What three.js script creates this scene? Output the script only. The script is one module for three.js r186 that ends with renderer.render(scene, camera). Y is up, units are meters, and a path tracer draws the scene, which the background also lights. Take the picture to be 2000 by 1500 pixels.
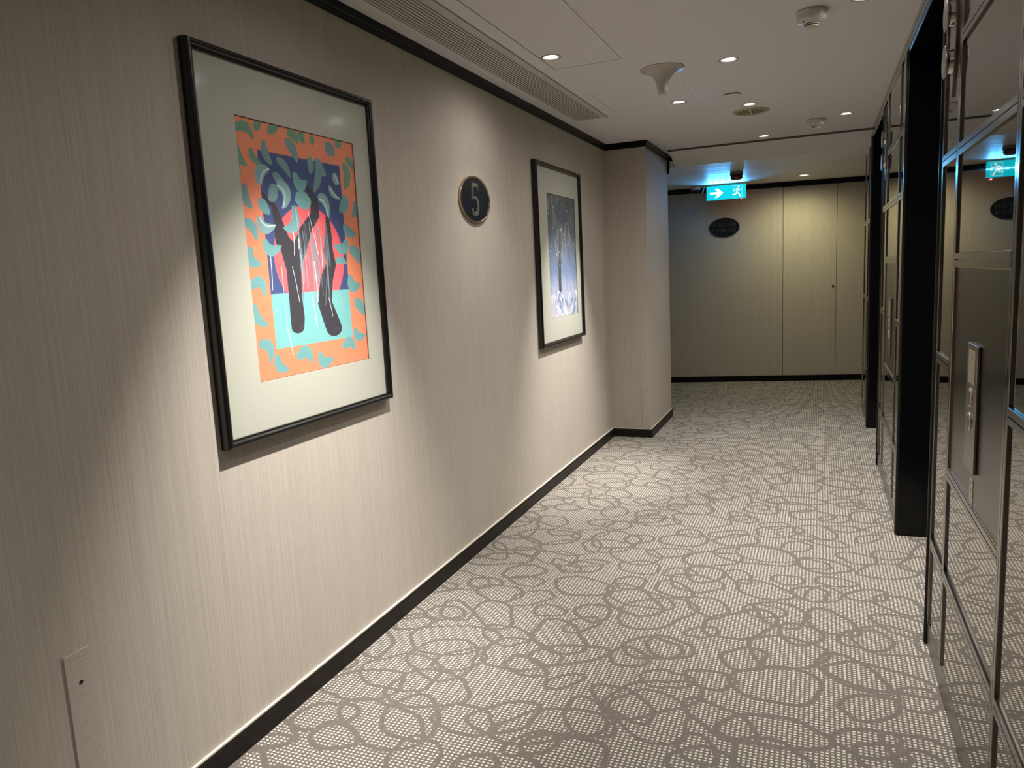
import * as THREE from 'three';
import { RoundedBoxGeometry } from 'three/addons/geometries/RoundedBoxGeometry.js';
import { TextGeometry } from 'three/addons/geometries/TextGeometry.js';
import { FontLoader } from 'three/addons/loaders/FontLoader.js';
import { mergeGeometries } from 'three/addons/utils/BufferGeometryUtils.js';

// ------------------------------------------------------------------ camera, exposure, light settings
const scene = new THREE.Scene();
scene.background = new THREE.Color(0x000000);
const renderer = new THREE.WebGLRenderer({ antialias: true });
renderer.toneMapping = THREE.LinearToneMapping;
renderer.toneMappingExposure = 1.0;
renderer.shadowMap.enabled = true;
const camera = new THREE.PerspectiveCamera(54.7, 4 / 3, 0.02, 60);
camera.position.set(1.6556, 1.4296, 0);
camera.quaternion.setFromRotationMatrix(new THREE.Matrix4().makeBasis(
  new THREE.Vector3(0.92392, -0.04933, -0.37940), new THREE.Vector3(-0.01008, 0.98817, -0.15302), new THREE.Vector3(0.38246, 0.14520, 0.91249)));
const LAMP_WHITE = new THREE.Color().setRGB(1.0, 0.955, 0.885);     // the corridor's downlights
const LAMP_WARM = new THREE.Color().setRGB(1.0, 0.92, 0.52);       // the one by the far wall
const SIGN_BLUE = new THREE.Color().setRGB(0.08, 0.46, 1.0);
const LAMP_POWER = 10, SPILL = 1.4, SIGN_POWER = 0.6;

// ------------------------------------------------------------------ sizes (metres; depth runs along -z)
const H = 2.45, HF = 2.344, W = 2.034;
const COL = { x: 0.333, z0: 6.17, z1: 7.13 };
const FAR_ANG = Math.atan(0.16);
const Y_UP = new THREE.Vector3(0, 1, 0);

// ------------------------------------------------------------------ helpers
let seed = 7;
const rnd = () => { seed = (seed * 1664525 + 1013904223) >>> 0; return seed / 4294967296; };
const taken = new Map();
function numbered(n) { const k = taken.get(n) ?? 0; taken.set(n, k + 1); return k ? `${n}_${String(k).padStart(3, '0')}` : n; }
function put(name, geo, mat, parent = scene) {
  const m = new THREE.Mesh(geo, mat); m.name = parent === scene ? numbered(name) : name; m.castShadow = m.receiveShadow = true; parent.add(m); return m;
}
function thing(name, label, category, pos = [0, 0, 0], turn = 0, group) {
  const g = new THREE.Group(); g.name = numbered(name); g.position.set(...pos); g.rotation.y = turn;
  g.userData = { label, category }; if (group) g.userData.group = group; scene.add(g); return g;
}
function struct(name, pos = [0, 0, 0], turn = 0) {
  const g = new THREE.Group(); g.name = name; g.position.set(...pos); g.rotation.y = turn; g.userData = { kind: 'structure' }; scene.add(g); return g;
}
// box between two corners, texture coordinates in metres on every side
function box(x0, y0, z0, x1, y1, z1) {
  const g = new THREE.BoxGeometry(Math.abs(x1 - x0), Math.abs(y1 - y0), Math.abs(z1 - z0));
  g.translate((x0 + x1) / 2, (y0 + y1) / 2, (z0 + z1) / 2); return metreUV(g);
}
function metreUV(g0) {
  const g = g0.index ? g0.toNonIndexed() : g0, p = g.attributes.position, n = g.attributes.normal, uv = new Float32Array(p.count * 2);
  for (let i = 0; i < p.count; i++) {
    const ax = Math.abs(n.getX(i)), ay = Math.abs(n.getY(i)), az = Math.abs(n.getZ(i));
    let u, v;
    if (ay > ax && ay > az) { u = p.getX(i); v = p.getZ(i); } else if (ax > az) { u = p.getZ(i); v = p.getY(i); } else { u = p.getX(i); v = p.getY(i); }
    uv[i * 2] = u; uv[i * 2 + 1] = v;
  }
  g.setAttribute('uv', new THREE.BufferAttribute(uv, 2)); return g;
}
function flat(points, holes, depth) {                        // outline in x,y extruded along z
  const s = new THREE.Shape(points.map(([x, y]) => new THREE.Vector2(x, y)));
  for (const h of holes) s.holes.push(h instanceof THREE.Path ? h : new THREE.Path(h.map(([x, y]) => new THREE.Vector2(x, y))));
  return new THREE.ExtrudeGeometry(s, { depth, bevelEnabled: false, curveSegments: 24 });
}
const rect = (x0, y0, x1, y1) => [[x0, y0], [x1, y0], [x1, y1], [x0, y1]];
const hole = (x, y, r) => new THREE.Path().absarc(x, y, r, 0, Math.PI * 2, true);
const lathe = (pts, n = 40) => new THREE.LatheGeometry(pts.map(([x, y]) => new THREE.Vector2(x, y)), n);
function ellipseShape(a, b) { const s = new THREE.Shape(); s.absellipse(0, 0, a, b, 0, Math.PI * 2); return s; }

// ------------------------------------------------------------------ computed textures
function dataTex(w, h, f, srgb, repX, repY) {
  const d = new Uint8Array(w * h * 4);
  for (let y = 0; y < h; y++) for (let x = 0; x < w; x++) { const c = f(x, y), o = (y * w + x) * 4; d[o] = c[0]; d[o + 1] = c[1]; d[o + 2] = c[2]; d[o + 3] = 255; }
  const t = new THREE.DataTexture(d, w, h); t.magFilter = THREE.LinearFilter; t.minFilter = THREE.LinearMipmapLinearFilter; t.wrapS = t.wrapT = THREE.RepeatWrapping;
  if (srgb) t.colorSpace = THREE.SRGBColorSpace; t.repeat.set(repX, repY); t.needsUpdate = true; return t;
}
const clampByte = (v) => Math.max(0, Math.min(255, Math.round(v)));
function loopNoise(n, cells) {                                 // smooth 1-D noise that closes on itself
  const a = Array.from({ length: cells }, () => rnd() * 2 - 1), out = new Float32Array(n);
  for (let i = 0; i < n; i++) { const t = i / n * cells, k = Math.floor(t), f = t - k, s = f * f * (3 - 2 * f); out[i] = a[k % cells] * (1 - s) + a[(k + 1) % cells] * s; }
  return out;
}
// wallpaper: fine upright threads in two tones, 1.3 m before it repeats
const WP = 2048, wpA = loopNoise(WP, 1024), wpB = loopNoise(WP, 430), wpC = loopNoise(WP, 90), wpD = loopNoise(WP, 14), wpRows = Array.from({ length: 8 }, () => loopNoise(WP, 700)), wpV = loopNoise(512, 9);
function wallThread(x, y) {
  const r = (y / 512) * 8, k = Math.floor(r), f = r - k, s = f * f * (3 - 2 * f);
  const slub = wpRows[k % 8][x] * (1 - s) + wpRows[(k + 1) % 8][x] * s;
  return wpA[x] * 0.34 + wpB[x] * 0.3 + wpC[x] * 0.13 + wpD[x] * 0.07 + slub * 0.42 + ((y % 2) - 0.5) * 0.1 + wpV[y] * 0.03;
}
const wallMap = dataTex(WP, 512, (x, y) => { const t = wallThread(x, y) * 13; return [clampByte(186 + t), clampByte(177 + t), clampByte(166 + t * 0.97)]; }, true, 1 / 1.3, 1 / 0.9);
const wallBump = dataTex(WP, 512, (x, y) => { const v = clampByte(128 + wallThread(x, y) * 70); return [v, v, v]; }, false, 1 / 1.3, 1 / 0.9);

// carpet: pale woven dots in rows on taupe, crossed by wandering loops where the dots stop; 2.4 m tile
const CT = 2048, CM = 2.4, NX = 160, NZ = 182;
const loopCanvas = document.createElement('canvas'); loopCanvas.width = loopCanvas.height = 1024;
{
  const c = loopCanvas.getContext('2d'), k = 1024 / CM;
  c.fillStyle = '#000'; c.fillRect(0, 0, 1024, 1024); c.strokeStyle = '#fff'; c.lineJoin = 'round';
  const cells = 13;
  for (let i = 0; i < cells; i++) for (let j = 0; j < cells; j++) {
    const big = rnd(), rx = 0.06 + 0.10 * big * big + 0.03 * rnd(), ry = rx * (0.5 + 0.4 * rnd()), cx = (i + 0.5 + (rnd() - 0.5) * 0.9) * CM / cells, cy = (j + 0.5 + (rnd() - 0.5) * 0.9) * CM / cells;
    const ph = [rnd() * 7, rnd() * 7, rnd() * 7], turn = (rnd() - 0.5) * 1.9, wid = 0.014 + rnd() * 0.006;
    for (const ox of [-1024, 0, 1024]) for (const oy of [-1024, 0, 1024]) {
      c.lineWidth = wid * k; c.beginPath();
      for (let a = 0; a <= 60; a++) {
        const t = a / 60 * Math.PI * 2, w = 1 + 0.1 * Math.sin(2 * t + ph[0]) + 0.07 * Math.sin(3 * t + ph[1]) + 0.04 * Math.sin(5 * t + ph[2]);
        const px = rx * w * Math.cos(t), py = ry * w * Math.sin(t), X = (cx + px * Math.cos(turn) - py * Math.sin(turn)) * k + ox, Y = (cy + px * Math.sin(turn) + py * Math.cos(turn)) * k + oy;
        if (a) c.lineTo(X, Y); else c.moveTo(X, Y);
      }
      c.stroke();
    }
  }
}
const loopPix = loopCanvas.getContext('2d').getImageData(0, 0, 1024, 1024).data;
const dotJit = Array.from({ length: NX * NZ }, () => [rnd(), rnd(), rnd()]);
const fluff = Float32Array.from({ length: 65536 }, () => rnd() - 0.5);
const dotField = new Float32Array(CT * CT);
for (let y = 0; y < CT; y++) for (let x = 0; x < CT; x++) {
  const gx = x / CT * NX, gz = y / CT * NZ, i = Math.floor(gx), j = Math.floor(gz), J = dotJit[j * NX + i];
  const m = loopPix[((y >> 1) * 1024 + (x >> 1)) * 4] / 255;
  const dx = Math.abs(gx - i - 0.5 + (J[0] - 0.5) * 0.12) / 0.3, dz = Math.abs(gz - j - 0.5 + (J[1] - 0.5) * 0.12) / 0.27;
  const dist = Math.pow(Math.pow(dx, 3) + Math.pow(dz, 3), 1 / 3);
  dotField[y * CT + x] = (1 - m) * Math.max(0, Math.min(1, (1.14 - dist) / 0.3)) * (0.8 + 0.2 * J[2]);
}
const carpetMap = dataTex(CT, CT, (x, y) => {
  const d = dotField[y * CT + x], n = fluff[(x * 7 + y * 131) & 65535] * 16 + fluff[((x >> 2) * 13 + (y >> 2) * 977) & 65535] * 14;
  return [clampByte(109 + 117 * d + n), clampByte(102 + 120 * d + n), clampByte(95 + 117 * d + n)];
}, true, 1 / CM, 1 / CM);
const carpetBump = dataTex(CT, CT, (x, y) => { const v = clampByte(60 + 150 * dotField[y * CT + x] + fluff[(x * 7 + y * 131) & 65535] * 60); return [v, v, v]; }, false, 1 / CM, 1 / CM);
const paintBump = dataTex(512, 512, (x, y) => { const v = clampByte(128 + fluff[((x >> 3) * 61 + (y >> 3) * 257) & 65535] * 60 + fluff[((x >> 1) * 31 + (y >> 1) * 517) & 65535] * 40); return [v, v, v]; }, false, 0.7, 0.7);
const trowelRows = loopNoise(512, 40), trowelSlow = loopNoise(512, 11);
const trowelBump = dataTex(512, 512, (x, y) => { const v = clampByte(128 + trowelRows[y] * 46 + trowelSlow[y] * 50 + fluff[((x >> 5) * 61 + (y >> 2) * 257) & 65535] * 26); return [v, v, v]; }, false, 0.5, 0.5);
const brushedBump = dataTex(256, 1024, (x, y) => { const v = clampByte(128 + fluff[(x * 97) & 65535] * 120 + fluff[(x * 31 + (y >> 5) * 517) & 65535] * 50); return [v, v, v]; }, false, 4, 1);

// ------------------------------------------------------------------ materials
const std = (o) => new THREE.MeshStandardMaterial(o), phys = (o) => new THREE.MeshPhysicalMaterial(o);
const lin = (r, g, b) => new THREE.Color().setRGB(r, g, b);
const M = {
  wallpaper: std({ map: wallMap, bumpMap: wallBump, bumpScale: 0.0006, roughness: 0.78 }),
  wallpaperTurned: (() => { const a = wallMap.clone(), b = wallBump.clone(); a.rotation = b.rotation = Math.PI / 2; a.needsUpdate = b.needsUpdate = true; return std({ map: a, bumpMap: b, bumpScale: 0.0008, roughness: 0.72 }); })(),
  ceiling: std({ color: lin(0.8, 0.785, 0.78), roughness: 0.75, bumpMap: paintBump, bumpScale: 0.0004 }),
  ceilingSilk: std({ color: lin(0.8, 0.79, 0.77), roughness: 0.5, bumpMap: trowelBump, bumpScale: 0.004 }),
  carpet: std({ map: carpetMap, bumpMap: carpetBump, bumpScale: 0.0025, roughness: 0.95 }),
  blackWood: phys({ color: lin(0.004, 0.0038, 0.0035), roughness: 0.35, specularIntensity: 0.35 }),
  skirting: phys({ color: lin(0.013, 0.0095, 0.008), roughness: 0.45, specularIntensity: 0.4 }),
  edgeStrip: std({ color: lin(0.09, 0.076, 0.064), roughness: 0.6 }),
  caulk: std({ color: lin(0.7, 0.66, 0.58), roughness: 0.6 }),
  lacquer: phys({ color: lin(0.003, 0.003, 0.0035), roughness: 0.2, specularIntensity: 0.5 }),
  mirror: std({ color: lin(0.31, 0.29, 0.255), metalness: 1, roughness: 0.014 }),
  rail: std({ color: lin(0.24, 0.225, 0.205), metalness: 1, roughness: 0.16 }),
  kick: std({ color: lin(0.22, 0.205, 0.19), metalness: 1, roughness: 0.3 }),
  satin: std({ color: lin(0.06, 0.05, 0.04), metalness: 1, roughness: 0.2, bumpMap: brushedBump, bumpScale: 0.00015 }),
  brass: std({ color: lin(0.6, 0.42, 0.26), metalness: 1, roughness: 0.22 }),
  steel: std({ color: lin(0.36, 0.315, 0.255), metalness: 1, roughness: 0.28 }),
  bronze: std({ color: lin(0.32, 0.28, 0.24), metalness: 1, roughness: 0.2 }),
  chrome: std({ color: lin(0.55, 0.54, 0.52), metalness: 1, roughness: 0.12 }),
  frame: std({ color: lin(0.007, 0.0065, 0.006), roughness: 0.26 }),
  mat: std({ color: lin(0.45, 0.45, 0.385), roughness: 0.9 }),
  backing: std({ color: lin(0.2, 0.15, 0.1), roughness: 0.9 }),
  glass: phys({ color: 0xffffff, roughness: 0.12, transmission: 1, thickness: 0, ior: 1.5, specularIntensity: 0.22 }),
  enamel: std({ color: lin(0.006, 0.007, 0.011), roughness: 0.22 }),
  numeral: std({ color: lin(0.62, 0.52, 0.38), metalness: 1, roughness: 0.3 }),
  engraved: std({ color: lin(0.05, 0.052, 0.06), roughness: 0.6 }),
  whitePlastic: std({ color: lin(0.62, 0.6, 0.55), roughness: 0.3 }),
  antennaPlastic: std({ color: lin(0.5, 0.47, 0.42), roughness: 0.4 }),
  creamPlastic: std({ color: lin(0.5, 0.45, 0.33), roughness: 0.5 }),
  creamDark: std({ color: lin(0.2, 0.175, 0.11), roughness: 0.7 }),
  darkPlastic: std({ color: lin(0.012, 0.012, 0.014), roughness: 0.25 }),
  redLens: phys({ color: lin(0.09, 0.004, 0.008), roughness: 0.15, clearcoat: 1 }),
  grillePaint: std({ color: lin(0.62, 0.6, 0.57), roughness: 0.55 }),
  plenum: std({ color: lin(0.03, 0.028, 0.025), roughness: 0.9 }),
  trimRing: std({ color: lin(0.45, 0.43, 0.4), roughness: 0.35, metalness: 0.4 }),
  can: std({ color: lin(0.12, 0.115, 0.11), roughness: 0.5 }),
  lampGlow: std({ color: 0x000000, emissive: LAMP_WHITE, emissiveIntensity: 14 }),
  lampGlowWarm: std({ color: 0x000000, emissive: lin(1, 0.93, 0.72), emissiveIntensity: 12 }),
  plasterSide: std({ color: lin(0.5, 0.47, 0.42), roughness: 0.85 }),
};

// ------------------------------------------------------------------ the room: floor, walls, ceilings
const floor = struct('floor');
put('carpet', box(-2.45, -0.12, 3.2, 4.45, 0, -10.4), M.carpet, floor);

const wallLeft = struct('wall_left');
put('wallpaper_drop', box(-0.16, 0, -1.16, 0, H + 0.1, -COL.z0 - 0.1), M.wallpaper, wallLeft);
put('wallpaper_drop', box(-0.16, 0, 3.0, 0.0022, H + 0.1, -1.16), M.wallpaper, wallLeft);

const wallColumn = struct('wall_column');
put('column_face', box(-0.16, 0, -COL.z0, COL.x, H + 0.1, -COL.z1), M.wallpaper, wallColumn);
const wallSide = struct('wall_side');
put('wall_face', box(-2.45, 0, -6.95, -0.16, H + 0.1, -COL.z1), M.wallpaper, wallSide);
put('wall_face', box(-2.45, 0, -COL.z1, -2.3, H + 0.1, -10.4), M.wallpaper, wallSide);
put('wall_face', box(4.3, 0, -7.75, 4.45, H + 0.1, -10.4), M.wallpaper, wallSide);
const wallNear = struct('wall_near');
put('wall_face', box(-0.16, 0, 3.0, 2.5, H + 0.1, 3.15), M.wallpaper, wallNear);

// the far wall stands a little askew to the corridor; two joints frame a flush papered door
const FAR_POS = [-0.06, 0, -9.25], farX = (x) => (x + 0.06) / Math.cos(FAR_ANG);
const wallBack = struct('wall_back', FAR_POS, FAR_ANG);
const J1 = farX(1.243), J2 = farX(1.826);
put('wallpaper_panel', box(-2.5, 0, -0.14, J1 - 0.0025, H, 0), M.wallpaper, wallBack);
put('wallpaper_panel', box(J2 + 0.0025, 0, -0.14, 4.8, H, 0), M.wallpaper, wallBack);
put('wall_face', box(J1 - 0.1, 0, -0.2, J2 + 0.1, H, -0.145), M.plenum, wallBack);
const flushDoor = struct('door_1', FAR_POS, FAR_ANG);
put('door_leaf', box(J1 + 0.0025, 0.068, -0.06, J2 - 0.0025, 2.29, 0), M.wallpaper, flushDoor);
put('door_head', box(J1 + 0.0025, 2.292, -0.06, J2 - 0.0025, H, -0.001), M.wallpaper, flushDoor);
{ const k = put('keyhole_plate', new THREE.CylinderGeometry(0.013, 0.013, 0.006, 20).rotateX(Math.PI / 2), M.bronze, flushDoor); k.position.set(J2 - 0.035, 1.115, 0.003);
  const s = put('keyhole', new THREE.BoxGeometry(0.005, 0.013, 0.002), M.darkPlastic, k); s.position.z = 0.0035; }

// main ceiling with real holes for the lamps, the linear grille and the access panels
const LAMPS = [   // x, depth, power
  [0.452, 3.554, 0.3, 'recessed downlight washing the wall above the oval number plaque'],
  [1.215, 4.09, 0.8, 'recessed downlight beside the white trumpet-shaped ceiling antenna'],
  [0.82, 4.928, 2.5, 'tilted recessed downlight lighting the blue framed painting'],
  [1.217, 5.276, 0.5, 'recessed downlight just before the round cream ceiling speaker'],
  [1.811, 6.038, 0.6, 'recessed downlight before the farther lift opening, by a smoke detector'],
  [1.216, 6.638, 0.3, 'recessed downlight next to the sloping ceiling edge'],
  [1.803, 3.45, 0.8, 'recessed downlight before the nearer lift opening'],
  [0.82, 2.06, 2.9, 'recessed downlight lighting the orange framed painting'],
  [1.215, 2.9, 0.65, 'recessed downlight over the corridor carpet between the two lift call plates'],
  [1.215, 0.5, 0.5, 'recessed downlight over the near end of the corridor'],
  [1.215, -1.3, 0.5, 'recessed downlight farthest from the exit sign'],
];
const GR = { x0: 0.098, x1: 0.325, z0: -1.2, z1: 5.1 };
const PANELS = [[0.395, 1.6, 0.745, 3.775], [0.4, 4.4, 0.93, 4.95]];
const ceiling = struct('ceiling');
{
  const holes = LAMPS.map(([x, z]) => hole(x, z, 0.04));
  holes.push(rect(GR.x0, GR.z0, GR.x1, GR.z1));
  // a lamp that sits in an access panel is cut from the panel instead
  const inPanel = (x, z) => PANELS.find(([x0, z0, x1, z1]) => x > x0 + 0.04 && x < x1 - 0.04 && z > z0 && z < z1);
  const own = LAMPS.map(([x, z]) => inPanel(x, z));
  const mainHoles = [rect(GR.x0, GR.z0, GR.x1, GR.z1), ...LAMPS.filter((_, i) => !own[i]).map(([x, z]) => hole(x, z, 0.04)), ...PANELS.map(([a, b, c, d]) => rect(a, b, c, d))];
  const g = flat(rect(-0.16, -3.1, W + 0.4, 6.817), mainHoles, 0.06).rotateX(-Math.PI / 2).translate(0, H, 0);
  put('ceiling_board', metreUV(g), M.ceiling, ceiling);
  PANELS.forEach((P, i) => {
    const [x0, z0, x1, z1] = P, e = i ? 0.0022 : 0.0045, hs = LAMPS.filter((_, k) => own[k] === P).map(([x, z]) => hole(x, z, 0.04));
    put('access_panel', metreUV(flat(rect(x0 + e, z0 + e, x1 - e, z1 - e), hs, 0.03).rotateX(-Math.PI / 2).translate(0, H + (i ? 0.0006 : 0.001), 0)), M.ceiling, ceiling);
  });
  put('ceiling_board', box(-0.16, H, -6.825, 0.4, H + 0.06, -7.2), M.ceiling, ceiling);
  put('ceiling_void', box(-0.16, H + 0.16, 3.1, W + 0.4, H + 0.2, -7.2), M.plenum, ceiling);
  // sloping edge down to the lower ceiling beyond
  const slope = flat([[6.825, H], [7.2, HF], [7.2, H + 0.06], [6.825, H + 0.06]], [], W + 0.4 - 0.4).rotateY(Math.PI / 2);   // x(depth) -> -z
  slope.translate(0.4, 0, 0);
  put('sloping_edge', metreUV(slope), M.ceilingSilk, ceiling);
  put('lower_ceiling', metreUV(flat(rect(-2.45, 7.2, 4.45, 10.4), [hole(1.476, 8.93, 0.064)], 0.06).rotateX(-Math.PI / 2).translate(0, HF, 0)), M.ceilingSilk, ceiling);
  put('ceiling_void', box(-2.45, HF + 0.16, -7.15, 4.45, HF + 0.2, -10.4), M.plenum, ceiling);
}

const edgeTrim = struct('trim_3');
put('edge_strip', box(0.4, H - 0.014, -6.805, W, H + 0.01, -6.826), M.edgeStrip, edgeTrim);

// ------------------------------------------------------------------ crown and skirting
const crownProfile = (h) => [[0, 0], [0.008, 0], [0.009, 0.006], [0.013, 0.008], [0.014, 0.018], [0.019, 0.022], [0.021, h], [0, h]];   // out, up
const skirtProfile = [[0, 0], [0.016, 0], [0.016, 0.062], [0.012, 0.07], [0, 0.07]];
// run: extrude an (out, up) profile along a wall; start point, heading angle, length; "out" lies to the left of the heading seen from above
function run(name, profile, mat, parent, x, y, z, turn, len, m0 = 0, m1 = 0) {
  const g = flat(profile, [], len), p = g.attributes.position;
  for (let i = 0; i < p.count; i++) { const o = p.getX(i); p.setZ(i, p.getZ(i) < len / 2 ? p.getZ(i) + m0 * o : p.getZ(i) + m1 * o); }
  g.computeVertexNormals();
  const m = put(name, g, mat, parent); m.position.set(x, y, z); m.rotation.y = turn; return m;
}
const CH = 0.048, crown = struct('trim_1'), skirt = struct('baseboard_left');
run('crown_length', crownProfile(CH), M.blackWood, crown, 0, H - CH, -COL.z0, 0, COL.z0 + 3.0, 1, 0);
{ // column front (faces +z): along x ; column side (faces +x)
  run('crown_length', crownProfile(CH), M.blackWood, crown, COL.x, H - CH, -COL.z0, -Math.PI / 2, COL.x, -1, -1);
  run('crown_length', crownProfile(CH), M.blackWood, crown, COL.x, H - CH, -COL.z1, 0, COL.z1 - COL.z0, 0, 1);
  put('crown_drop', box(COL.x - 0.001, 2.285, -COL.z1 - 0.012, COL.x + 0.02, H - CH, -COL.z1 + 0.006), M.blackWood, crown);
}
run('board', skirtProfile, M.skirting, skirt, 0, 0, -2.1445, 0, 5.1, 0, 0);
run('board', skirtProfile, M.skirting, skirt, 0, 0, -COL.z0, 0, COL.z0 - 2.146, 1, 0);
put('caulk_bead', box(0, 0.07, 3.0, 0.009, 0.0755, -COL.z0), M.caulk, skirt);
const skirtCol = struct('baseboard_column');
run('board', skirtProfile, M.skirting, skirtCol, COL.x, 0, -COL.z0, -Math.PI / 2, COL.x, -1, -1);
run('board', skirtProfile, M.skirting, skirtCol, COL.x, 0, -COL.z1, 0, COL.z1 - COL.z0, 0, 1);
put('caulk_bead', box(0, 0.07, -COL.z0, COL.x + 0.004, 0.074, -COL.z0 + 0.006), M.caulk, skirtCol);
put('caulk_bead', box(COL.x, 0.07, -COL.z0, COL.x + 0.006, 0.074, -COL.z1), M.caulk, skirtCol);
const skirtBack = struct('baseboard_back', FAR_POS, FAR_ANG), crownBack = struct('trim_2', FAR_POS, FAR_ANG);
put('board', box(-2.4, 0, 0, 4.6, 0.068, 0.014), M.blackWood, skirtBack);
run('crown_length', crownProfile(0.058), M.blackWood, crownBack, 4.6, HF - 0.058, 0, -Math.PI / 2, 7.0);

// ------------------------------------------------------------------ right wall: mirror panels in a grid of polished rails
const wallRight = struct('wall_right');
const railProfile = (w, t) => { const a = w / 2; return [[-a, 0], [a, 0], [a, t - 0.0015], [a - 0.0015, t], [0.0017, t], [0.0015, 0.0012], [-0.0015, 0.0012], [-0.0017, t], [-a + 0.0015, t], [-a, t - 0.0015]]; };
const railGeo = flat(railProfile(0.038, 0.0065), [], 1), railGeoV = flat(railProfile(0.038, 0.006), [], 1), topRailGeo = flat(railProfile(0.06, 0.007), [], 1), unit = new THREE.BoxGeometry(1, 1, 1);
const qH = new THREE.Quaternion().setFromRotationMatrix(new THREE.Matrix4().makeBasis(new THREE.Vector3(0, 1, 0), new THREE.Vector3(-1, 0, 0), new THREE.Vector3(0, 0, 1)));
const qV = new THREE.Quaternion().setFromRotationMatrix(new THREE.Matrix4().makeBasis(new THREE.Vector3(0, 0, -1), new THREE.Vector3(-1, 0, 0), new THREE.Vector3(0, 1, 0)));
function hRail(y, d0, d1, geo = railGeo) { const m = put('rail', geo, M.rail, wallRight); m.quaternion.copy(qH); m.position.set(W, y, -d1); m.scale.z = d1 - d0; }
function vRail(d, y0, y1) { const m = put('rail', railGeoV, M.rail, wallRight); m.quaternion.copy(qV); m.position.set(W, y0, -d); m.scale.z = y1 - y0; }
function pane(name, mat, d0, d1, y0, y1) { const m = put(name, unit, mat, wallRight); m.position.set(W + 0.004, (y0 + y1) / 2, -(d0 + d1) / 2); m.scale.set(0.008, y1 - y0, d1 - d0); return m; }
const KICK = 0.1, TOP = 2.39;
// a column between two upright rails: rails across at the given heights, a pane in each gap
function column(d0, d1, heights, satinAt = -1) {
  const a = d0 + 0.019, b = d1 - 0.019, ys = [KICK, ...heights, TOP];
  heights.forEach((y) => hRail(y, a - 0.002, b + 0.002));
  for (let i = 0; i + 1 < ys.length; i++) {
    const lo = ys[i] + (i ? 0.017 : 0), hi = ys[i + 1] - (i + 2 < ys.length ? 0.017 : 0);
    const m = pane(i === satinAt ? 'satin_panel' : 'mirror_panel', i === satinAt ? M.satin : M.mirror, a - 0.001, b + 0.001, lo, hi);
    if (i === satinAt) {
      const bead = (y0, y1, z0, z1) => { const s = put('brass_bead', unit, M.brass, wallRight); s.position.set(W - 0.002, (y0 + y1) / 2, -(z0 + z1) / 2); s.scale.set(0.006, y1 - y0, z1 - z0); };
      bead(hi - 0.006, hi - 0.002, a + 0.002, b - 0.002); bead(lo + 0.002, lo + 0.006, a + 0.002, b - 0.002); bead(lo + 0.002, hi - 0.002, a + 0.001, a + 0.004); bead(lo + 0.002, hi - 0.002, b - 0.004, b - 0.001);
    }
  }
}
function section(n0, v2, v1, f1, three = true) {     // near edge, two inner uprights, far edge
  put('wall_core', box(W + 0.009, 0, -n0, W + 0.32, H, -f1), M.plasterSide, wallRight);
  const ups = three ? [n0 + 0.019, v2, v1, f1 - 0.019] : [n0 + 0.019, v2, f1 - 0.019];
  ups.forEach((d) => vRail(d, KICK, TOP + 0.005));
  if (three) {
    column(ups[0], ups[1], [0.41, 1.08, 1.73, 2.05]);
    column(ups[1], ups[2], [0.41, 0.745, 1.41, 1.73, 2.05], 2);
    column(ups[2], ups[3], [0.41, 1.08, 1.73]);
  } else { column(ups[0], ups[1], [0.41, 1.08, 1.73]); column(ups[1], ups[2], [0.41, 1.08, 1.73]); }
  const k = put('kick_plate', new RoundedBoxGeometry(1, 1, 1, 2, 0.01), M.kick, wallRight); k.position.set(W + 0.006, KICK / 2, -(n0 + f1) / 2); k.scale.set(0.014, KICK, f1 - n0);
}
section(1.5, 1.86, 2.62, 2.945);
section(4.187, 4.48, 5.24, 5.57);
section(6.87, 7.2, 0, 7.75, false);
section(-1.1, -0.78, -0.06, 0.27);
hRail(2.42, -2.9, 7.75, topRailGeo);
put('wall_core', box(W + 0.009, TOP, 3.0, W + 0.32, H, -7.75), M.plasterSide, wallRight);
put('wall_core', box(W + 0.009, 0, 3.0, W + 0.32, H, 1.1), M.wallpaper, wallRight);
put('wall_face', box(W + 0.32, 0, -7.6, 4.45, H, -7.75), M.wallpaper, wallRight);
// lift entrances: black lacquered surround in a deep reveal, two leaves at the back
function lift(n, d0, d1) {
  const g = struct(`door_${n}`), jamb = (z0, z1) => { const b = put('jamb', new RoundedBoxGeometry(0.29, TOP, Math.abs(z1 - z0), 3, 0.014), M.lacquer, g); b.position.set(W - 0.012 + 0.145, TOP / 2, -(z0 + z1) / 2); };
  jamb(d1, d1 + 0.05); jamb(d0 + 0.001, d0 + 0.02);
  const h = put('door_head', new RoundedBoxGeometry(0.28, 0.02, d1 - d0 - 0.02, 3, 0.008), M.lacquer, g); h.position.set(W + 0.135, TOP - 0.008, -(d0 + d1) / 2);
  const mid = (d0 + d1) / 2;
  for (const [a, b] of [[d0, mid - 0.002], [mid + 0.002, d1]]) { const p = put('door_leaf', new RoundedBoxGeometry(0.03, TOP - 0.03, b - a, 2, 0.006), M.rail, g); p.position.set(W + 0.24, TOP / 2 - 0.005, -(a + b) / 2); }
  put('sill', box(W + 0.2, 0, -d0 - 0.02, W + 0.26, 0.005, -d1), M.kick, g);
  put('shaft_back', box(W + 0.26, 0, -d0 - 0.001, W + 0.32, TOP, -d1), M.plenum, g);
}
lift(2, 2.945, 4.137);
lift(3, 5.57, 6.82);
lift(4, 0.27, 1.45);

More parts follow.
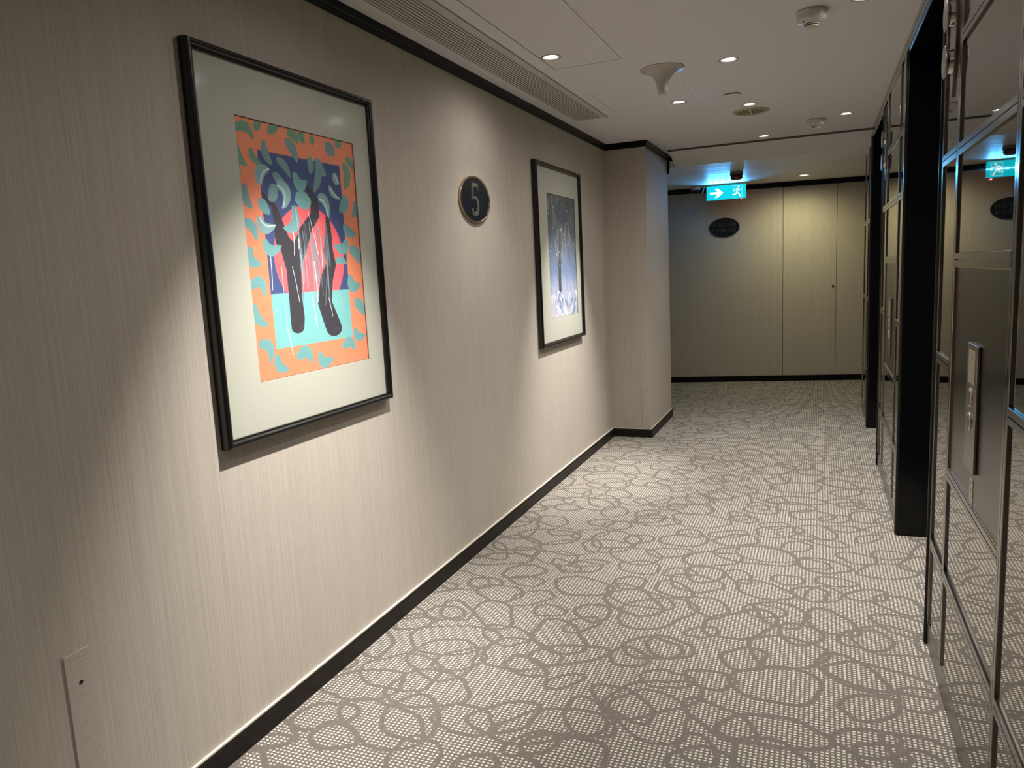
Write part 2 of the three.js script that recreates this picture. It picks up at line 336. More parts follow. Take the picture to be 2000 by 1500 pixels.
// ------------------------------------------------------------------ downlights
function downlight(x, d, y, power, label, aimed, warm) {
  const g = thing('downlight', label, 'ceiling light', [x, y, -d], 0, 'recessed ceiling downlights');
  put('trim_ring', lathe([[0.037, 0.004], [0.0385, -0.0015], [0.046, -0.003], [0.05, -0.001], [0.05, 0], [0.041, 0.0005], [0.0395, 0.004]], 40), M.trimRing, g);
  put('lamp_can', lathe([[0.0001, 0.055], [0.036, 0.055], [0.0385, 0.0]], 32), M.can, g);
  put('lamp_lens', lathe([[0.0001, 0.0005], [0.015, 0.0012], [0.025, 0.0035], [0.031, 0.008], [0.031, 0.012], [0.0001, 0.012]], 32), warm ? M.lampGlowWarm : M.lampGlow, g);
  const light = (name, power, angle, tilt) => {
    const s = new THREE.SpotLight(warm ? LAMP_WARM : LAMP_WHITE, power, 0, angle, 1, 2);
    s.position.set(0, -0.006, 0); s.castShadow = true; s.shadow.radius = 1.2; s.shadow.mapSize.set(1024, 1024); s.name = name;
    s.target.position.set(-2 * Math.tan(tilt), -2.006, 0); g.add(s, s.target);
  };
  if (!warm) light('lamp_beam', LAMP_POWER * power, aimed ? 0.5 : 0.84, aimed ? 0.4 : 0);     // the reflector's beam
  light('lamp_spill', warm ? SPILL * power : aimed ? SPILL * 1.5 : SPILL, 1.5, 0);                                      // wide light of the frosted lens
  return g;
}
for (const [x, d, p, label] of LAMPS) downlight(x, d, H, p, label, p > 2);
downlight(1.476, 8.93, HF, 3.0, 'larger warm downlight in the lower ceiling close to the far wall', false, true).children.slice(0, 3).forEach((m) => m.scale.set(1.6, 1.2, 1.6));

// ------------------------------------------------------------------ ceiling fittings
{ // linear air grille along the left wall
  const g = thing('linear_air_grille', 'long slatted air grille in the ceiling along the papered wall', 'air grille', [(GR.x0 + GR.x1) / 2, H, -(GR.z0 + GR.z1) / 2]);
  const L = GR.z1 - GR.z0, hw = (GR.x1 - GR.x0) / 2, e = 0.007;
  put('frame_bar', box(-hw + e, -0.001, -L / 2 + e, -hw + e + 0.012, 0.02, L / 2 - e), M.grillePaint, g);
  put('frame_bar', box(hw - e - 0.034, -0.001, -L / 2 + e, hw - e, 0.02, L / 2 - e), M.grillePaint, g);
  put('end_bar', box(-hw + e + 0.012, -0.001, -L / 2 + e, hw - e - 0.034, 0.02, -L / 2 + e + 0.012), M.grillePaint, g);
  put('end_bar', box(-hw + e + 0.012, -0.001, L / 2 - e - 0.012, hw - e - 0.034, 0.02, L / 2 - e), M.grillePaint, g);
  const a = -hw + e + 0.012, b = hw - e - 0.034, n = 10, pitch = (b - a) / n, slat = box(-pitch * 0.3, 0.001, -L / 2 + e + 0.012, pitch * 0.3, 0.016, L / 2 - e - 0.012);
  for (let i = 0; i < n; i++) put('slat', slat, M.grillePaint, g).position.x = a + (i + 0.5) * pitch;
  put('duct', box(-hw, 0.05, -L / 2, hw, 0.055, L / 2), M.plenum, g);
}
{ // trumpet antenna
  const g = thing('ceiling_antenna', 'white trumpet-shaped antenna hanging from the ceiling', 'antenna', [0.885, H - 0.128, -4.068]);
  put('horn', lathe([[0.0001, 0.006], [0.024, 0.006], [0.0265, 0.012], [0.028, 0.036], [0.033, 0.06], [0.044, 0.083], [0.062, 0.102], [0.086, 0.116], [0.112, 0.1225], [0.1155, 0.125], [0.115, 0.128], [0.0001, 0.128]], 56), M.antennaPlastic, g);
  put('tip_cap', lathe([[0.0001, 0], [0.02, 0], [0.0225, 0.002], [0.0225, 0.006], [0.0001, 0.006]], 32), M.whitePlastic, g);
}
function smoke(x, d, label) {
  const g = thing('smoke_detector', label, 'smoke detector', [x, H - 0.068, -d], 0, 'ceiling smoke detectors');
  put('base', lathe([[0.0001, 0.0675], [0.062, 0.0675], [0.0625, 0.058], [0.06, 0.056]], 40), M.whitePlastic, g);
  put('body', lathe([[0.06, 0.056], [0.0595, 0.036], [0.054, 0.027], [0.036, 0.019], [0.03, 0.017]], 40), M.whitePlastic, g);
  put('smoke_gauze', lathe([[0.028, 0.018], [0.026, 0.008]], 32), M.darkPlastic, g);
  put('slot_ring', lathe([[0.0265, 0.0145], [0.031, 0.0145], [0.031, 0.0118], [0.0265, 0.0118]], 32), M.whitePlastic, g);
  put('cap', lathe([[0.0001, 0.0], [0.02, 0.0005], [0.028, 0.004], [0.029, 0.0075], [0.0001, 0.008]], 32), M.whitePlastic, g);
  const l = put('indicator', new THREE.SphereGeometry(0.003, 12, 8), M.darkPlastic, g); l.position.set(-0.03, 0.0215, 0.034);
}
smoke(1.611, 3.517, 'white domed smoke detector before the nearer lift opening');
smoke(1.612, 6.125, 'white domed smoke detector near the sloping ceiling edge');
{ // round speaker
  const g = thing('ceiling_speaker', 'round cream ceiling speaker with two half-moon grilles', 'speaker', [1.207, H, -5.495]);
  put('rim', lathe([[0.098, 0.0], [0.099, -0.009], [0.109, -0.0115], [0.117, -0.008], [0.119, 0.0]], 56), M.creamPlastic, g);
  put('face', new THREE.CylinderGeometry(0.1, 0.1, 0.004, 48).translate(0, -0.002, 0), M.creamDark, g);
  put('cross_bar', new RoundedBoxGeometry(0.018, 0.006, 0.198, 2, 0.002).translate(0, -0.0065, 0), M.creamPlastic, g);
  const rib = [];
  for (let i = -3; i <= 3; i++) if (i) { const c = i * 0.028, l = 2 * Math.sqrt(Math.max(0, 0.098 ** 2 - c * c)); rib.push(new THREE.BoxGeometry(0.004, 0.003, l).translate(c, -0.005, 0)); }
  put('grille_ribs', mergeGeometries(rib), M.creamPlastic, g);
}
{ const g = thing('blanking_plate', 'small flat round cover plate hung just under the ceiling', 'cover plate', [1.146, H - 0.011, -4.9]);
  put('plate', lathe([[0.0001, 0], [0.05, 0], [0.0525, 0.002], [0.0525, 0.004], [0.0001, 0.004]], 48), M.ceiling, g);
  put('stem', new THREE.CylinderGeometry(0.03, 0.03, 0.007, 24).translate(0, 0.0075, 0), M.darkPlastic, g); }

// ------------------------------------------------------------------ exit sign, beacon, camera by the far wall
const signCanvas = document.createElement('canvas'); signCanvas.width = 1024; signCanvas.height = 384;
{
  const c = signCanvas.getContext('2d'); c.fillStyle = 'rgb(0,205,222)'; c.fillRect(0, 0, 1024, 384); c.fillStyle = c.strokeStyle = '#f2ffff'; c.lineJoin = c.lineCap = 'round';
  c.beginPath(); c.moveTo(90, 165); c.lineTo(290, 165); c.lineTo(205, 75); c.lineTo(305, 75); c.lineTo(445, 197); c.lineTo(305, 320); c.lineTo(205, 320); c.lineTo(290, 230); c.lineTo(90, 230); c.closePath(); c.fill();
  c.lineWidth = 5; c.strokeRect(690, 35, 236, 310);                                // door outline, then the running figure
  const limb = (w, ...p) => { c.lineWidth = w; c.beginPath(); c.moveTo(p[0], p[1]); for (let i = 2; i < p.length; i += 2) c.lineTo(p[i], p[i + 1]); c.stroke(); };
  c.beginPath(); c.arc(842, 72, 25, 0, 7); c.fill();
  limb(46, 815, 130, 790, 205); limb(24, 822, 122, 868, 150, 915, 138); limb(24, 800, 120, 745, 128, 716, 176);
  limb(32, 796, 210, 846, 255, 884, 330); limb(30, 782, 212, 756, 268, 690, 268);
}
const signTex = new THREE.CanvasTexture(signCanvas); signTex.colorSpace = THREE.SRGBColorSpace;
{
  const g = thing('exit_sign', 'lit cyan exit sign with white arrow and running figure under the ceiling', 'exit sign', [0.638, 2.168, -9.1]);
  put('housing', new RoundedBoxGeometry(0.446, 0.166, 0.02, 3, 0.004).translate(0, 0.083, -0.012), M.whitePlastic, g);
  const f = put('sign_face', new THREE.PlaneGeometry(0.438, 0.16).translate(0, 0.083, 0.0005), std({ color: 0x000000, emissive: 0xffffff, emissiveMap: signTex, emissiveIntensity: 1.15, roughness: 0.3 }), g); void f;
  for (const x of [-0.15, 0.0, 0.15]) put('mounting_clip', new RoundedBoxGeometry(0.05, 0.014, 0.018, 2, 0.003).translate(x, 0.17, -0.012), M.whitePlastic, g);
  const led = put('indicator_led', new THREE.SphereGeometry(0.005, 14, 10), std({ color: 0x000000, emissive: lin(1, 0.06, 0.1), emissiveIntensity: 6 }), g); led.position.set(0.17, -0.004, -0.012);
  for (let i = 0; i < 6; i++) {                                                     // the row of small lamps behind the glowing face, set just before it
    const r = new THREE.SpotLight(SIGN_BLUE, SIGN_POWER, 0, 0.95, 1, 2), x = -0.175 + i * 0.07; r.position.set(x, 0.083, 0.012); r.target.position.set(x, 0.25, 2); r.castShadow = true; r.shadow.radius = 0.15; r.name = 'sign_glow'; g.add(r, r.target);
  }
  const p = new THREE.PointLight(lin(1, 0.1, 0.16), 0.006, 0, 2); p.position.set(0.17, -0.014, -0.03); p.castShadow = true; p.name = 'led_glow'; p.shadow.radius = 0.3; g.add(p);
}
{ const g = thing('alarm_beacon', 'small dark red alarm beacon on the lower ceiling before the exit sign', 'alarm light', [0.865, HF - 0.082, -8.0]);
  put('base', new THREE.CylinderGeometry(0.062, 0.066, 0.03, 36).translate(0, 0.067, 0), M.creamDark, g);
  put('lens', lathe([[0.0001, 0], [0.035, 0.001], [0.052, 0.009], [0.06, 0.024], [0.061, 0.052], [0.0001, 0.052]], 36), M.redLens, g); }
{ const g = thing('security_camera', 'small domed security camera beside the exit sign', 'camera', [0.3, HF - 0.075, -9.08]);
  put('housing', lathe([[0.0001, 0.075], [0.058, 0.075], [0.06, 0.055], [0.054, 0.035], [0.048, 0.032]], 32), M.whitePlastic, g);
  put('dome', new THREE.SphereGeometry(0.046, 28, 14, 0, Math.PI * 2, Math.PI / 2, Math.PI / 2).translate(0, 0.036, 0), M.darkPlastic, g);
  const b = put('bracket', new RoundedBoxGeometry(0.012, 0.085, 0.02, 2, 0.004), M.whitePlastic, g); b.position.set(0.088, 0.03, 0.01); b.rotation.z = -0.35; }

// ------------------------------------------------------------------ framed paintings
function sideBar(len, w, dep) {                                                  // mitred bar, outer edge at y = 0, going inward (+y), standing out along z
  const p = new THREE.Shape(); p.moveTo(0, 0); p.lineTo(0, dep * 0.72); p.quadraticCurveTo(w * 0.06, dep, w * 0.4, dep); p.quadraticCurveTo(w * 0.72, dep * 0.98, w * 0.8, dep * 0.74); p.lineTo(w, dep * 0.7); p.lineTo(w, 0); p.closePath();
  const g = new THREE.ExtrudeGeometry(p, { depth: len, bevelEnabled: false, curveSegments: 8 }), a = g.attributes.position;   // x in, y out, z along
  for (let i = 0; i < a.count; i++) { const x = a.getX(i), y = a.getY(i), z = a.getZ(i); a.setXYZ(i, z < len / 2 ? x : len - x, x, y); }
  const idx = []; for (let i = 0; i < a.count; i += 3) idx.push(i, i + 1, i + 2); g.setIndex(idx); const n = g.toNonIndexed(); n.computeVertexNormals(); return n;
}
function picture(name, label, d0, d1, y0, y1, win, tex) {
  const w = d1 - d0, h = y1 - y0, FW = 0.026, DEP = 0.034;
  const g = thing(name, label, 'picture', [0.003, y0, -(d0 + d1) / 2], Math.PI / 2, 'framed paintings on the papered wall');
  for (const [len, x, y, r] of [[w, -w / 2, 0, 0], [h, w / 2, 0, Math.PI / 2], [w, w / 2, h, Math.PI], [h, -w / 2, h, -Math.PI / 2]]) { const b = put('frame_side', sideBar(len, FW, DEP), M.frame, g); b.position.set(x, y, 0); b.rotation.z = r; }
  const [a0, a1, b0, b1] = [win[0] - (d0 + d1) / 2, win[1] - (d0 + d1) / 2, win[2] - y0, win[3] - y0], i = FW - 0.004;
  put('back_board', new THREE.BoxGeometry(w - 2 * i, h - 2 * i, 0.004).translate(0, h / 2, 0.006), M.backing, g);
  put('mat_board', flat(rect(-w / 2 + i, i, w / 2 - i, h - i), [rect(a0, b0, a1, b1).reverse()], 0.0028).translate(0, 0, 0.0115), M.mat, g);
  const art = new THREE.PlaneGeometry(a1 - a0 + 0.008, b1 - b0 + 0.008).translate((a0 + a1) / 2, (b0 + b1) / 2, 0.0095);
  put('painting', art, std({ map: tex, roughness: 0.7 }), g);
  put('glass_pane', new THREE.PlaneGeometry(w - 2 * i, h - 2 * i).translate(0, h / 2, 0.018), M.glass, g);
}
const LEAVES = [[2,46,58,25,80,68,27,0],[122,4,105,18,93,37,26,0],[204,7,173,20,151,36,25,0],[9,91,10,130,46,147,25,0],[67,92,72,122,112,137,23,0],[128,62,131,106,162,131,28,1],[6,146,5,164,7,186,15,0],[24,205,22,252,51,275,29,1],[248,21,283,23,297,51,26,0],[309,9,318,21,337,42,31,0],[369,13,379,26,379,43,25,0],[234,46,269,65,289,113,33,1],[354,84,361,111,351,140,30,1],[448,37,483,43,498,66,41,1],[513,6,531,15,541,32,35,0],[569,65,597,73,609,105,26,0],[546,90,580,123,546,179,36,0],[607,216,613,250,579,274,29,1],[535,303,544,333,604,338,33,2],[5,322,43,328,55,377,31,2],[94,199,95,158,145,149,36,3],[153,193,154,226,126,244,37,1],[184,112,223,127,244,165,25,1],[163,157,181,174,215,184,25,1],[173,192,227,210,193,269,38,3],[268,146,288,194,331,163,35,2],[388,122,398,156,360,202,30,1],[405,85,406,120,446,134,37,1],[490,125,499,150,517,159,29,3],[262,224,310,237,344,231,49,2],[386,221,428,222,437,286,33,3],[529,206,545,231,503,260,45,2],[88,244,99,266,130,290,32,2],[75,299,89,340,150,324,32,3],[247,255,253,327,184,330,35,2],[94,369,108,411,171,387,32,2],[534,360,515,401,454,380,35,2],[459,172,467,200,515,215,19,3],[27,396,12,438,69,447,33,2],[3,520,57,495,69,551,30,2],[21,572,17,617,71,640,29,2],[19,701,72,703,64,762,32,2],[104,740,98,780,151,793,31,2],[197,764,251,738,272,790,36,2],[323,756,334,801,398,783,33,2],[459,755,511,733,536,775,33,2],[551,690,553,725,613,722,31,2],[554,597,594,603,609,647,39,2],[548,492,542,535,605,528,41,2],[548,401,595,404,602,450,39,2],[458,443,491,432,528,450,22,2]];
const TRUNKS = [[[104,229,14],[152,265,22],[165,317,38],[178,373,60],[205,395,70],[220,464,62],[217,560,56],[218,629,60],[215,660,54]], [[327,187,17],[361,230,35],[360,279,40],[301,334,50],[273,377,58],[262,400,56],[236,450,37]], [[430,286,18],[428,348,30],[419,400,44],[429,450,48],[395,504,60],[374,584,66],[399,641,74],[417,680,76]]];
const DRIPS = [[257,265,261,350],[243,283,231,297],[235,341,230,419],[259,364,257,395],[352,298,380,346],[322,268,359,415],[111,421,106,529],[159,457,157,656],[263,416,262,541],[214,457,235,575],[469,548,470,634],[304,560,318,668],[379,357,377,458],[119,543,122,597],[160,653,178,748],[332,440,336,579],[395,501,375,596],[397,567,413,635]];
const paint = (w, h, f) => { const cv = document.createElement('canvas'); cv.width = w; cv.height = h; f(cv.getContext('2d')); const t = new THREE.CanvasTexture(cv); t.colorSpace = THREE.SRGBColorSpace; return t; };
function crescent(c, x0, y0, cx, cy, x1, y1, w) {                                // a leaf stroke: full in the middle, pointed at one end, blunt at the other
  const n = 18, L = [], R = []; cx += 0.55 * (cx - (x0 + x1) / 2); cy += 0.55 * (cy - (y0 + y1) / 2);
  for (let i = 0; i <= n; i++) {
    const t = i / n, u = 1 - t, x = u * u * x0 + 2 * u * t * cx + t * t * x1, y = u * u * y0 + 2 * u * t * cy + t * t * y1, dx = 2 * u * (cx - x0) + 2 * t * (x1 - cx), dy = 2 * u * (cy - y0) + 2 * t * (y1 - cy), l = Math.hypot(dx, dy) || 1;
    const k = w * 0.5 * Math.pow(Math.sin(Math.PI * Math.min(1, 0.1 + t * 0.9)), 0.62);
    L.push([x - dy / l * k, y + dx / l * k]); R.push([x + dy / l * k, y - dx / l * k]);
  }
  c.beginPath(); [...L, ...R.reverse()].forEach(([x, y], i) => (i ? c.lineTo(x, y) : c.moveTo(x, y))); c.closePath(); c.fill();
}
const art1 = paint(1248, 1640, (c) => {
  c.scale(2, 2);
  c.fillStyle = 'rgb(224,134,98)'; c.fillRect(0, 0, 624, 820);
  for (let i = 0; i < 1400; i++) { c.fillStyle = `rgba(${228 + rnd() * 24},${112 + rnd() * 54},${78 + rnd() * 50},0.14)`; c.fillRect(rnd() * 624 - 20, rnd() * 820, 30 + rnd() * 50, 2 + rnd() * 8); }
  c.fillStyle = 'rgb(62,76,124)'; c.fillRect(96, 95, 432, 452);
  for (let i = 0; i < 260; i++) { c.fillStyle = `rgba(${52 + rnd() * 26},${64 + rnd() * 28},${112 + rnd() * 32},0.18)`; c.fillRect(96 + rnd() * 400, 95 + rnd() * 440, 32, 6); }
  c.save(); c.beginPath(); c.rect(96, 95, 432, 448); c.clip(); c.fillStyle = 'rgb(232,98,104)'; c.beginPath(); c.ellipse(318, 428, 190, 178, 0, 0, 7); c.fill();
  for (let i = 0; i < 150; i++) { c.fillStyle = `rgba(${222 + rnd() * 28},${84 + rnd() * 40},${92 + rnd() * 40},0.25)`; c.fillRect(150 + rnd() * 320, 270 + rnd() * 270, 5, 34); } c.restore();
  c.fillStyle = 'rgb(116,180,180)'; c.fillRect(98, 543, 428, 178);
  for (let i = 0; i < 220; i++) { c.fillStyle = `rgba(${104 + rnd() * 34},${168 + rnd() * 26},${168 + rnd() * 28},0.25)`; c.fillRect(98 + rnd() * 396, 543 + rnd() * 172, 32, 5); }
  for (const T of TRUNKS) {
    for (let s = 0; s + 1 < T.length; s++) for (let k = 0; k <= 26; k++) {
      const t = k / 26, x = T[s][0] + (T[s + 1][0] - T[s][0]) * t, y = T[s][1] + (T[s + 1][1] - T[s][1]) * t, w = 1.22 * (T[s][2] + (T[s + 1][2] - T[s][2]) * t);
      c.fillStyle = 'rgb(52,50,58)'; c.beginPath(); c.ellipse(x, y, w * 0.5, w * 0.3, 0, 0, 7); c.fill();
      for (let q = 0; q < 5; q++) { const o = rnd(); c.fillStyle = o > 0.45 ? `rgba(150,136,140,${0.12 + 0.2 * o})` : 'rgba(26,26,32,0.22)'; c.fillRect(x + w * (o - 0.52) * 0.92, y - 6, 2.4, 14); }
    }
  }
  c.lineCap = 'round';
  for (let i = 0; i < 46; i++) { const x = 250 + rnd() * 180, y = 290 + rnd() * 160; c.strokeStyle = ['rgba(110,140,148,0.75)', 'rgba(96,98,112,0.6)', 'rgba(140,152,160,0.6)'][i % 3]; c.lineWidth = 2 + rnd() * 5; c.beginPath(); c.moveTo(x, y); c.quadraticCurveTo(x + 6, y + 60, x + 14 * (rnd() - 0.2), y + 90 + rnd() * 90); c.stroke(); }
  const tones = [['rgb(104,146,124)', 'rgb(84,120,98)'], ['rgb(108,142,144)', 'rgb(136,162,162)'], ['rgb(108,158,160)', 'rgb(88,136,140)'], ['rgb(126,164,166)', 'rgb(206,222,226)']];
  for (const l of LEAVES) {
    const [a, b, d, e, f, g, w, k] = l; c.fillStyle = tones[k][0]; crescent(c, a, b, d, e, f, g, w * 1.22);
    c.strokeStyle = tones[k][1]; c.globalAlpha = k === 3 ? 0.9 : 0.55; c.lineWidth = k === 3 ? 3 : 2; c.beginPath(); c.moveTo(a + 4, b + 3); c.quadraticCurveTo(d + 4, e - 4, f, g); c.stroke(); c.globalAlpha = 1;
    if (k === 3) for (let i = 0; i < 3; i++) { c.strokeStyle = 'rgba(226,236,240,0.55)'; c.lineWidth = 1.4; c.beginPath(); c.moveTo(a + i * 5, b + i * 4); c.quadraticCurveTo(d + i * 5, e + 4 * i, f - i * 4, g - 3); c.stroke(); }
  }
  DRIPS.forEach(([a, b, d, e], i) => { c.strokeStyle = i % 3 === 1 ? 'rgba(150,176,182,0.85)' : 'rgba(228,232,234,0.9)'; c.lineWidth = 1.6 + (i % 4) * 0.9; c.beginPath(); c.moveTo(a, b); c.quadraticCurveTo((a + d) / 2 + 4, (b + e) / 2, d, e); c.stroke(); });
  c.strokeStyle = 'rgb(120,62,48)'; c.lineWidth = 3; c.strokeRect(4, 4, 616, 812);
});
const art2 = paint(1192, 1628, (c) => {
  c.scale(2, 2); const Wd = 596, Ht = 814;
  const band = (y) => { const t = y / Ht; const stops = [[0, 84, 88, 96], [0.35, 86, 98, 114], [0.62, 104, 124, 158], [0.72, 150, 158, 184], [1, 186, 184, 198]]; let i = 0; while (i < 3 && t > stops[i + 1][0]) i++; const a = stops[i], b = stops[i + 1], f = (t - a[0]) / (b[0] - a[0]); return [1, 2, 3].map((k) => Math.round(a[k] + (b[k] - a[k]) * f)); };
  for (let y = 0; y < Ht; y += 4) { c.fillStyle = `rgb(${band(y)})`; c.fillRect(0, y, Wd, 4); }
  for (let i = 0; i < 900; i++) { const x = rnd() * Wd, y = rnd() * Ht * 0.9, b = band(y), k = (rnd() - 0.5) * 60; c.strokeStyle = `rgba(${b[0] + k | 0},${b[1] + k | 0},${b[2] + k | 0},0.5)`; c.lineWidth = 1.5 + rnd() * 6; c.beginPath(); c.moveTo(x, y); c.lineTo(x + (rnd() - 0.5) * 8, y + 40 + rnd() * 120); c.stroke(); }
  for (let i = 0; i < 70; i++) { const x = rnd() * Wd, y = rnd() * 400, s = rnd() < 0.5 ? 1 : -1; c.fillStyle = `rgba(${110 + rnd() * 50},${118 + rnd() * 40},${122 + rnd() * 40},0.55)`; crescent(c, x, y, x + 26 * s, y + 30, x + 10 * s, y + 80, 17); }
  for (let y = 250; y < 640; y += 3) { const w = y < 430 ? 46 - (y - 250) * 0.06 : 52, x = 236 + 18 * Math.sin(y * 0.008); c.fillStyle = `rgba(62,62,70,${y < 420 ? 0.35 : 0.9})`; c.beginPath(); c.ellipse(x, y, w * 0.55, 8, 0, 0, 7); c.fill(); }
  for (const s of [-1, 1]) for (let k = 0; k < 40; k++) { c.fillStyle = 'rgba(74,74,80,0.5)'; c.beginPath(); c.ellipse(240 + s * (k * 2.6), 400 - k * 5, 15 - k * 0.2, 9, 0, 0, 7); c.fill(); }
  for (let i = 0; i < 34; i++) { const x = rnd() * Wd, y = 640 + rnd() * 165, s = rnd() < 0.5 ? 1 : -1; c.fillStyle = i % 3 ? `rgba(${200 + rnd() * 24},${198 + rnd() * 20},${212 + rnd() * 20},0.7)` : `rgba(${84 + rnd() * 30},${120 + rnd() * 24},${144 + rnd() * 24},0.95)`; crescent(c, x, y, x + 44 * s, y + 14, x + 60 * s, y + 62, 26); }
  for (let i = 0; i < 26; i++) { c.fillStyle = 'rgba(206,208,204,0.9)'; const x = 30 + rnd() * 540, y = 60 + rnd() * 520; c.beginPath(); c.ellipse(x, y, 4, 7, rnd() * 3, 0, 7); c.fill(); }
  c.strokeStyle = 'rgba(70,66,70,0.9)'; c.lineWidth = 3; c.strokeRect(4, 4, Wd - 8, Ht - 8);
});
picture('framed_painting', 'black framed painting of dark trunks and teal leaves inside an orange border', 1.67, 2.6, 0.952, 2.129, [1.848, 2.472, 1.131, 1.95], art1);
picture('framed_painting', 'black framed grey-blue painting of a bare trunk among pale streaks', 4.42, 5.345, 0.954, 2.128, [4.64, 5.235, 1.13, 1.944], art2);

// ------------------------------------------------------------------ oval plaques
const serif = await new FontLoader().loadAsync('fonts/droid/droid_serif_regular.typeface.json');
const sans = await new FontLoader().loadAsync('fonts/droid/droid_sans_regular.typeface.json');
function text(str, font, size, depth) { const g = new TextGeometry(str, { font, size, depth, curveSegments: 8, bevelEnabled: false }); g.computeBoundingBox(); const b = g.boundingBox; g.translate(-(b.min.x + b.max.x) / 2, -(b.min.y + b.max.y) / 2, 0); return g; }
function oval(g, a, b, rimMat, rim) {
  const s = ellipseShape(a, b); s.holes.push(new THREE.Path().absellipse(0, 0, a - rim, b - rim, 0, Math.PI * 2, true));
  put('rim', new THREE.ExtrudeGeometry(s, { depth: 0.008, bevelEnabled: true, bevelSize: 0.002, bevelThickness: 0.002, bevelSegments: 2, curveSegments: 48 }).translate(0, b, 0.002), rimMat, g);
  put('plate', new THREE.ExtrudeGeometry(ellipseShape(a - rim + 0.001, b - rim + 0.001), { depth: 0.007, bevelEnabled: false, curveSegments: 48 }).translate(0, b, 0.001), M.enamel, g);
}
{
  const g = thing('number_plaque', 'black oval plaque with brass rim and numeral 5 on the papered wall', 'plaque', [0.001, 1.704, -3.562], Math.PI / 2);
  oval(g, 0.178, 0.1175, M.brass, 0.006);
  put('numeral', text('5', serif, 0.165, 0.004).scale(0.82, 1, 1).translate(-0.004, 0.1175, 0.008), M.numeral, g);
}
{
  const x = 0.588, z = 9.25 + 0.16 * (x + 0.06);
  const g = thing('room_number_plaque', 'black oval room number plaque on the far wall below the exit sign', 'plaque', [x, 1.753, -z + 0.002], FAR_ANG);
  oval(g, 0.172, 0.111, M.enamel, 0.006);
  put('room_numbers', text('507-509', sans, 0.045, 0.002).translate(0.022, 0.142, 0.008), M.engraved, g);
  put('room_numbers', text('510-514', sans, 0.045, 0.002).translate(0.022, 0.08, 0.008), M.engraved, g);
  for (const [y, s] of [[0.142, -1], [0.08, 1]]) put('arrow', flat([[-0.012 * s, -0.013], [0.012 * s, 0], [-0.012 * s, 0.013]], [], 0.002).translate(-0.122, y, 0.008), M.engraved, g);
}

// ------------------------------------------------------------------ lift call plates, hall lanterns, stickers
const plateTex = paint(256, 640, (c) => {
  c.fillStyle = 'rgb(188,178,162)'; c.fillRect(0, 0, 256, 640);
  c.strokeStyle = 'rgba(96,86,72,0.8)'; c.lineWidth = 2; for (let y = 60; y < 200; y += 18) { c.beginPath(); c.moveTo(60, y); c.lineTo(196, y); c.stroke(); }
  c.strokeRect(56, 46, 144, 70); c.strokeRect(56, 124, 144, 70);
});
function callPlate(d, label) {
  const g = thing('lift_call_plate', label, 'call button', [W, 0.855, -d], -Math.PI / 2, 'lift call plates');
  put('face_plate', new RoundedBoxGeometry(0.14, 0.335, 0.008, 2, 0.002).translate(0, 0.1675, 0.004), M.steel, g);
  put('notice', new THREE.PlaneGeometry(0.09, 0.09).translate(0, 0.275, 0.0083), std({ map: plateTex, metalness: 0.7, roughness: 0.4 }), g);
  for (const y of [0.195, 0.13]) {
    const b = put('button_ring', new THREE.TorusGeometry(0.023, 0.0035, 10, 32), M.chrome, g); b.position.set(0, y, 0.009);
    const k = put('button', new THREE.CylinderGeometry(0.02, 0.021, 0.006, 28).rotateX(Math.PI / 2), M.steel, b); k.position.z = 0.001;
  }
}
callPlate(2.25, 'steel lift call plate with two round buttons above a paper sticker');
callPlate(4.82, 'steel lift call plate between the two lift openings');
const stickerTex = paint(96, 224, (c) => { c.fillStyle = 'rgb(176,170,156)'; c.fillRect(0, 0, 96, 224); c.fillStyle = 'rgba(70,66,60,0.75)'; for (let i = 0; i < 5; i++) { c.fillRect(26 + (i % 2) * 10, 22 + i * 40, 34, 10); c.fillRect(20 + (i % 3) * 8, 36 + i * 40, 22, 8); } });
{ const s = put('paper_sticker', new THREE.BoxGeometry(0.045, 0.11, 0.0008), std({ map: stickerTex, roughness: 0.7 })); s.position.set(W - 0.0006, 0.78, -2.235); s.rotation.y = -Math.PI / 2;
  s.userData = { label: 'small pale paper sticker below the steel lift call plate', category: 'sticker' }; }
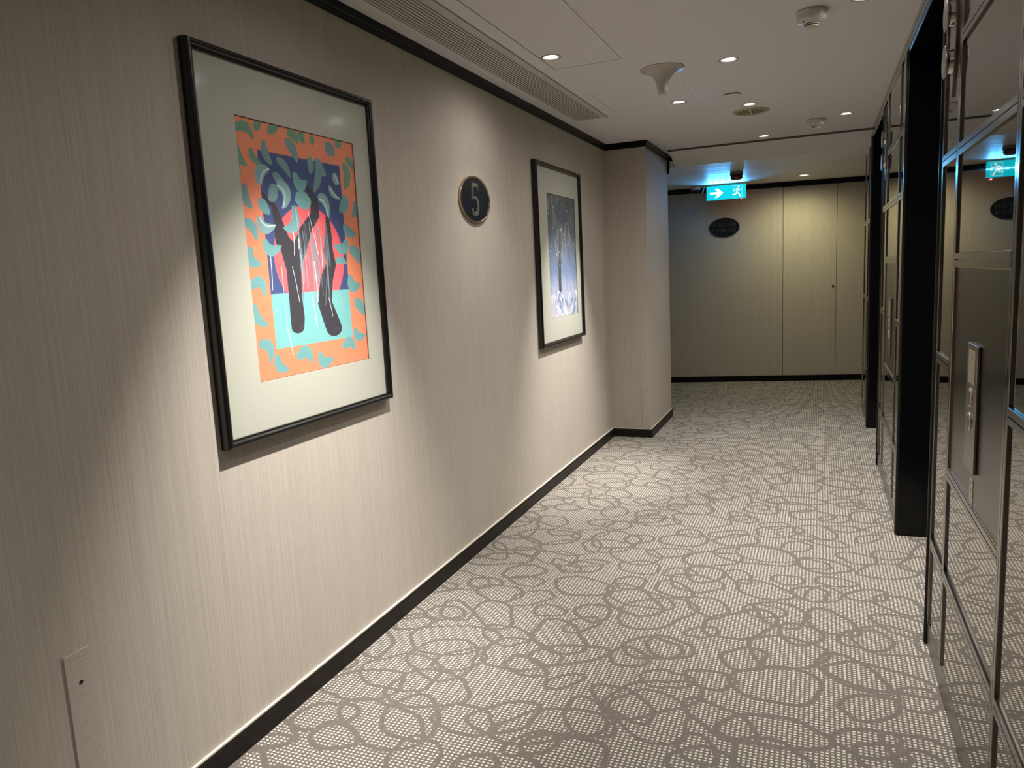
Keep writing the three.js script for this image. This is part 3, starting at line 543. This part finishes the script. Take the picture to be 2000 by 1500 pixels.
function lantern(d, label) {
  const g = thing('lift_lantern', label, 'lift indicator', [W, 1.912, -d], -Math.PI / 2, 'lift arrival lanterns');
  const s = new THREE.Shape(), a = 0.052, b = 0.176; s.moveTo(0, 0); s.quadraticCurveTo(a * 2, b, 0, b * 2); s.quadraticCurveTo(-a * 2, b, 0, 0);
  put('back_plate', new THREE.ExtrudeGeometry(s, { depth: 0.004, bevelEnabled: true, bevelSize: 0.0015, bevelThickness: 0.0015, bevelSegments: 2, curveSegments: 20 }).translate(0, 0, 0.0015), M.bronze, g);
  for (const y of [0.106, 0.246]) {
    const c = put('lamp_collar', new THREE.CylinderGeometry(0.036, 0.04, 0.016, 32).rotateX(Math.PI / 2), M.chrome, g); c.position.set(0, y, 0.014);
    const d2 = put('lamp_disc', lathe([[0.0001, 0], [0.047, 0], [0.05, 0.002], [0.05, 0.006], [0.047, 0.008], [0.0001, 0.008]], 40).rotateX(Math.PI / 2), M.bronze, c); d2.position.z = 0.008;
  }
}
lantern(2.78, 'almond-shaped lift lantern with two discs beside the nearer lift opening');
lantern(5.405, 'almond-shaped lift lantern with two discs beside the farther lift opening');

// ------------------------------------------------------------------ papered corner guards
{ const g = thing('corner_guard', 'papered guard strip screwed low on the wall near the orange painting', 'corner guard', [0.0022, 0, -1.137], Math.PI / 2);
  put('strip', new RoundedBoxGeometry(0.07, 0.508, 0.005, 2, 0.0015).translate(0, 0.254 + 0.0755, 0.0026), M.wallpaperTurned, g);
  const s = put('screw', new THREE.CylinderGeometry(0.005, 0.005, 0.003, 14).rotateX(Math.PI / 2), M.darkPlastic, g); s.position.set(0.0, 0.505, 0.005); }
{ const g = thing('corner_guard', 'papered guard strip on the corner of the column', 'corner guard', [0.296, 0, -COL.z0], 0);
  put('strip', new RoundedBoxGeometry(0.07, 0.668, 0.005, 2, 0.0015).translate(0, 0.334 + 0.076, 0.0026), M.wallpaper, g);
  for (const y of [0.7, 0.655, 0.4, 0.16]) { const s = put('screw', new THREE.CylinderGeometry(0.004, 0.004, 0.002, 12).rotateX(Math.PI / 2), M.bronze, g); s.position.set(0.002, y, 0.0055); } }

scene.traverse((o) => { if (o.isMesh) o.castShadow = o.receiveShadow = true; });
renderer.render(scene, camera);
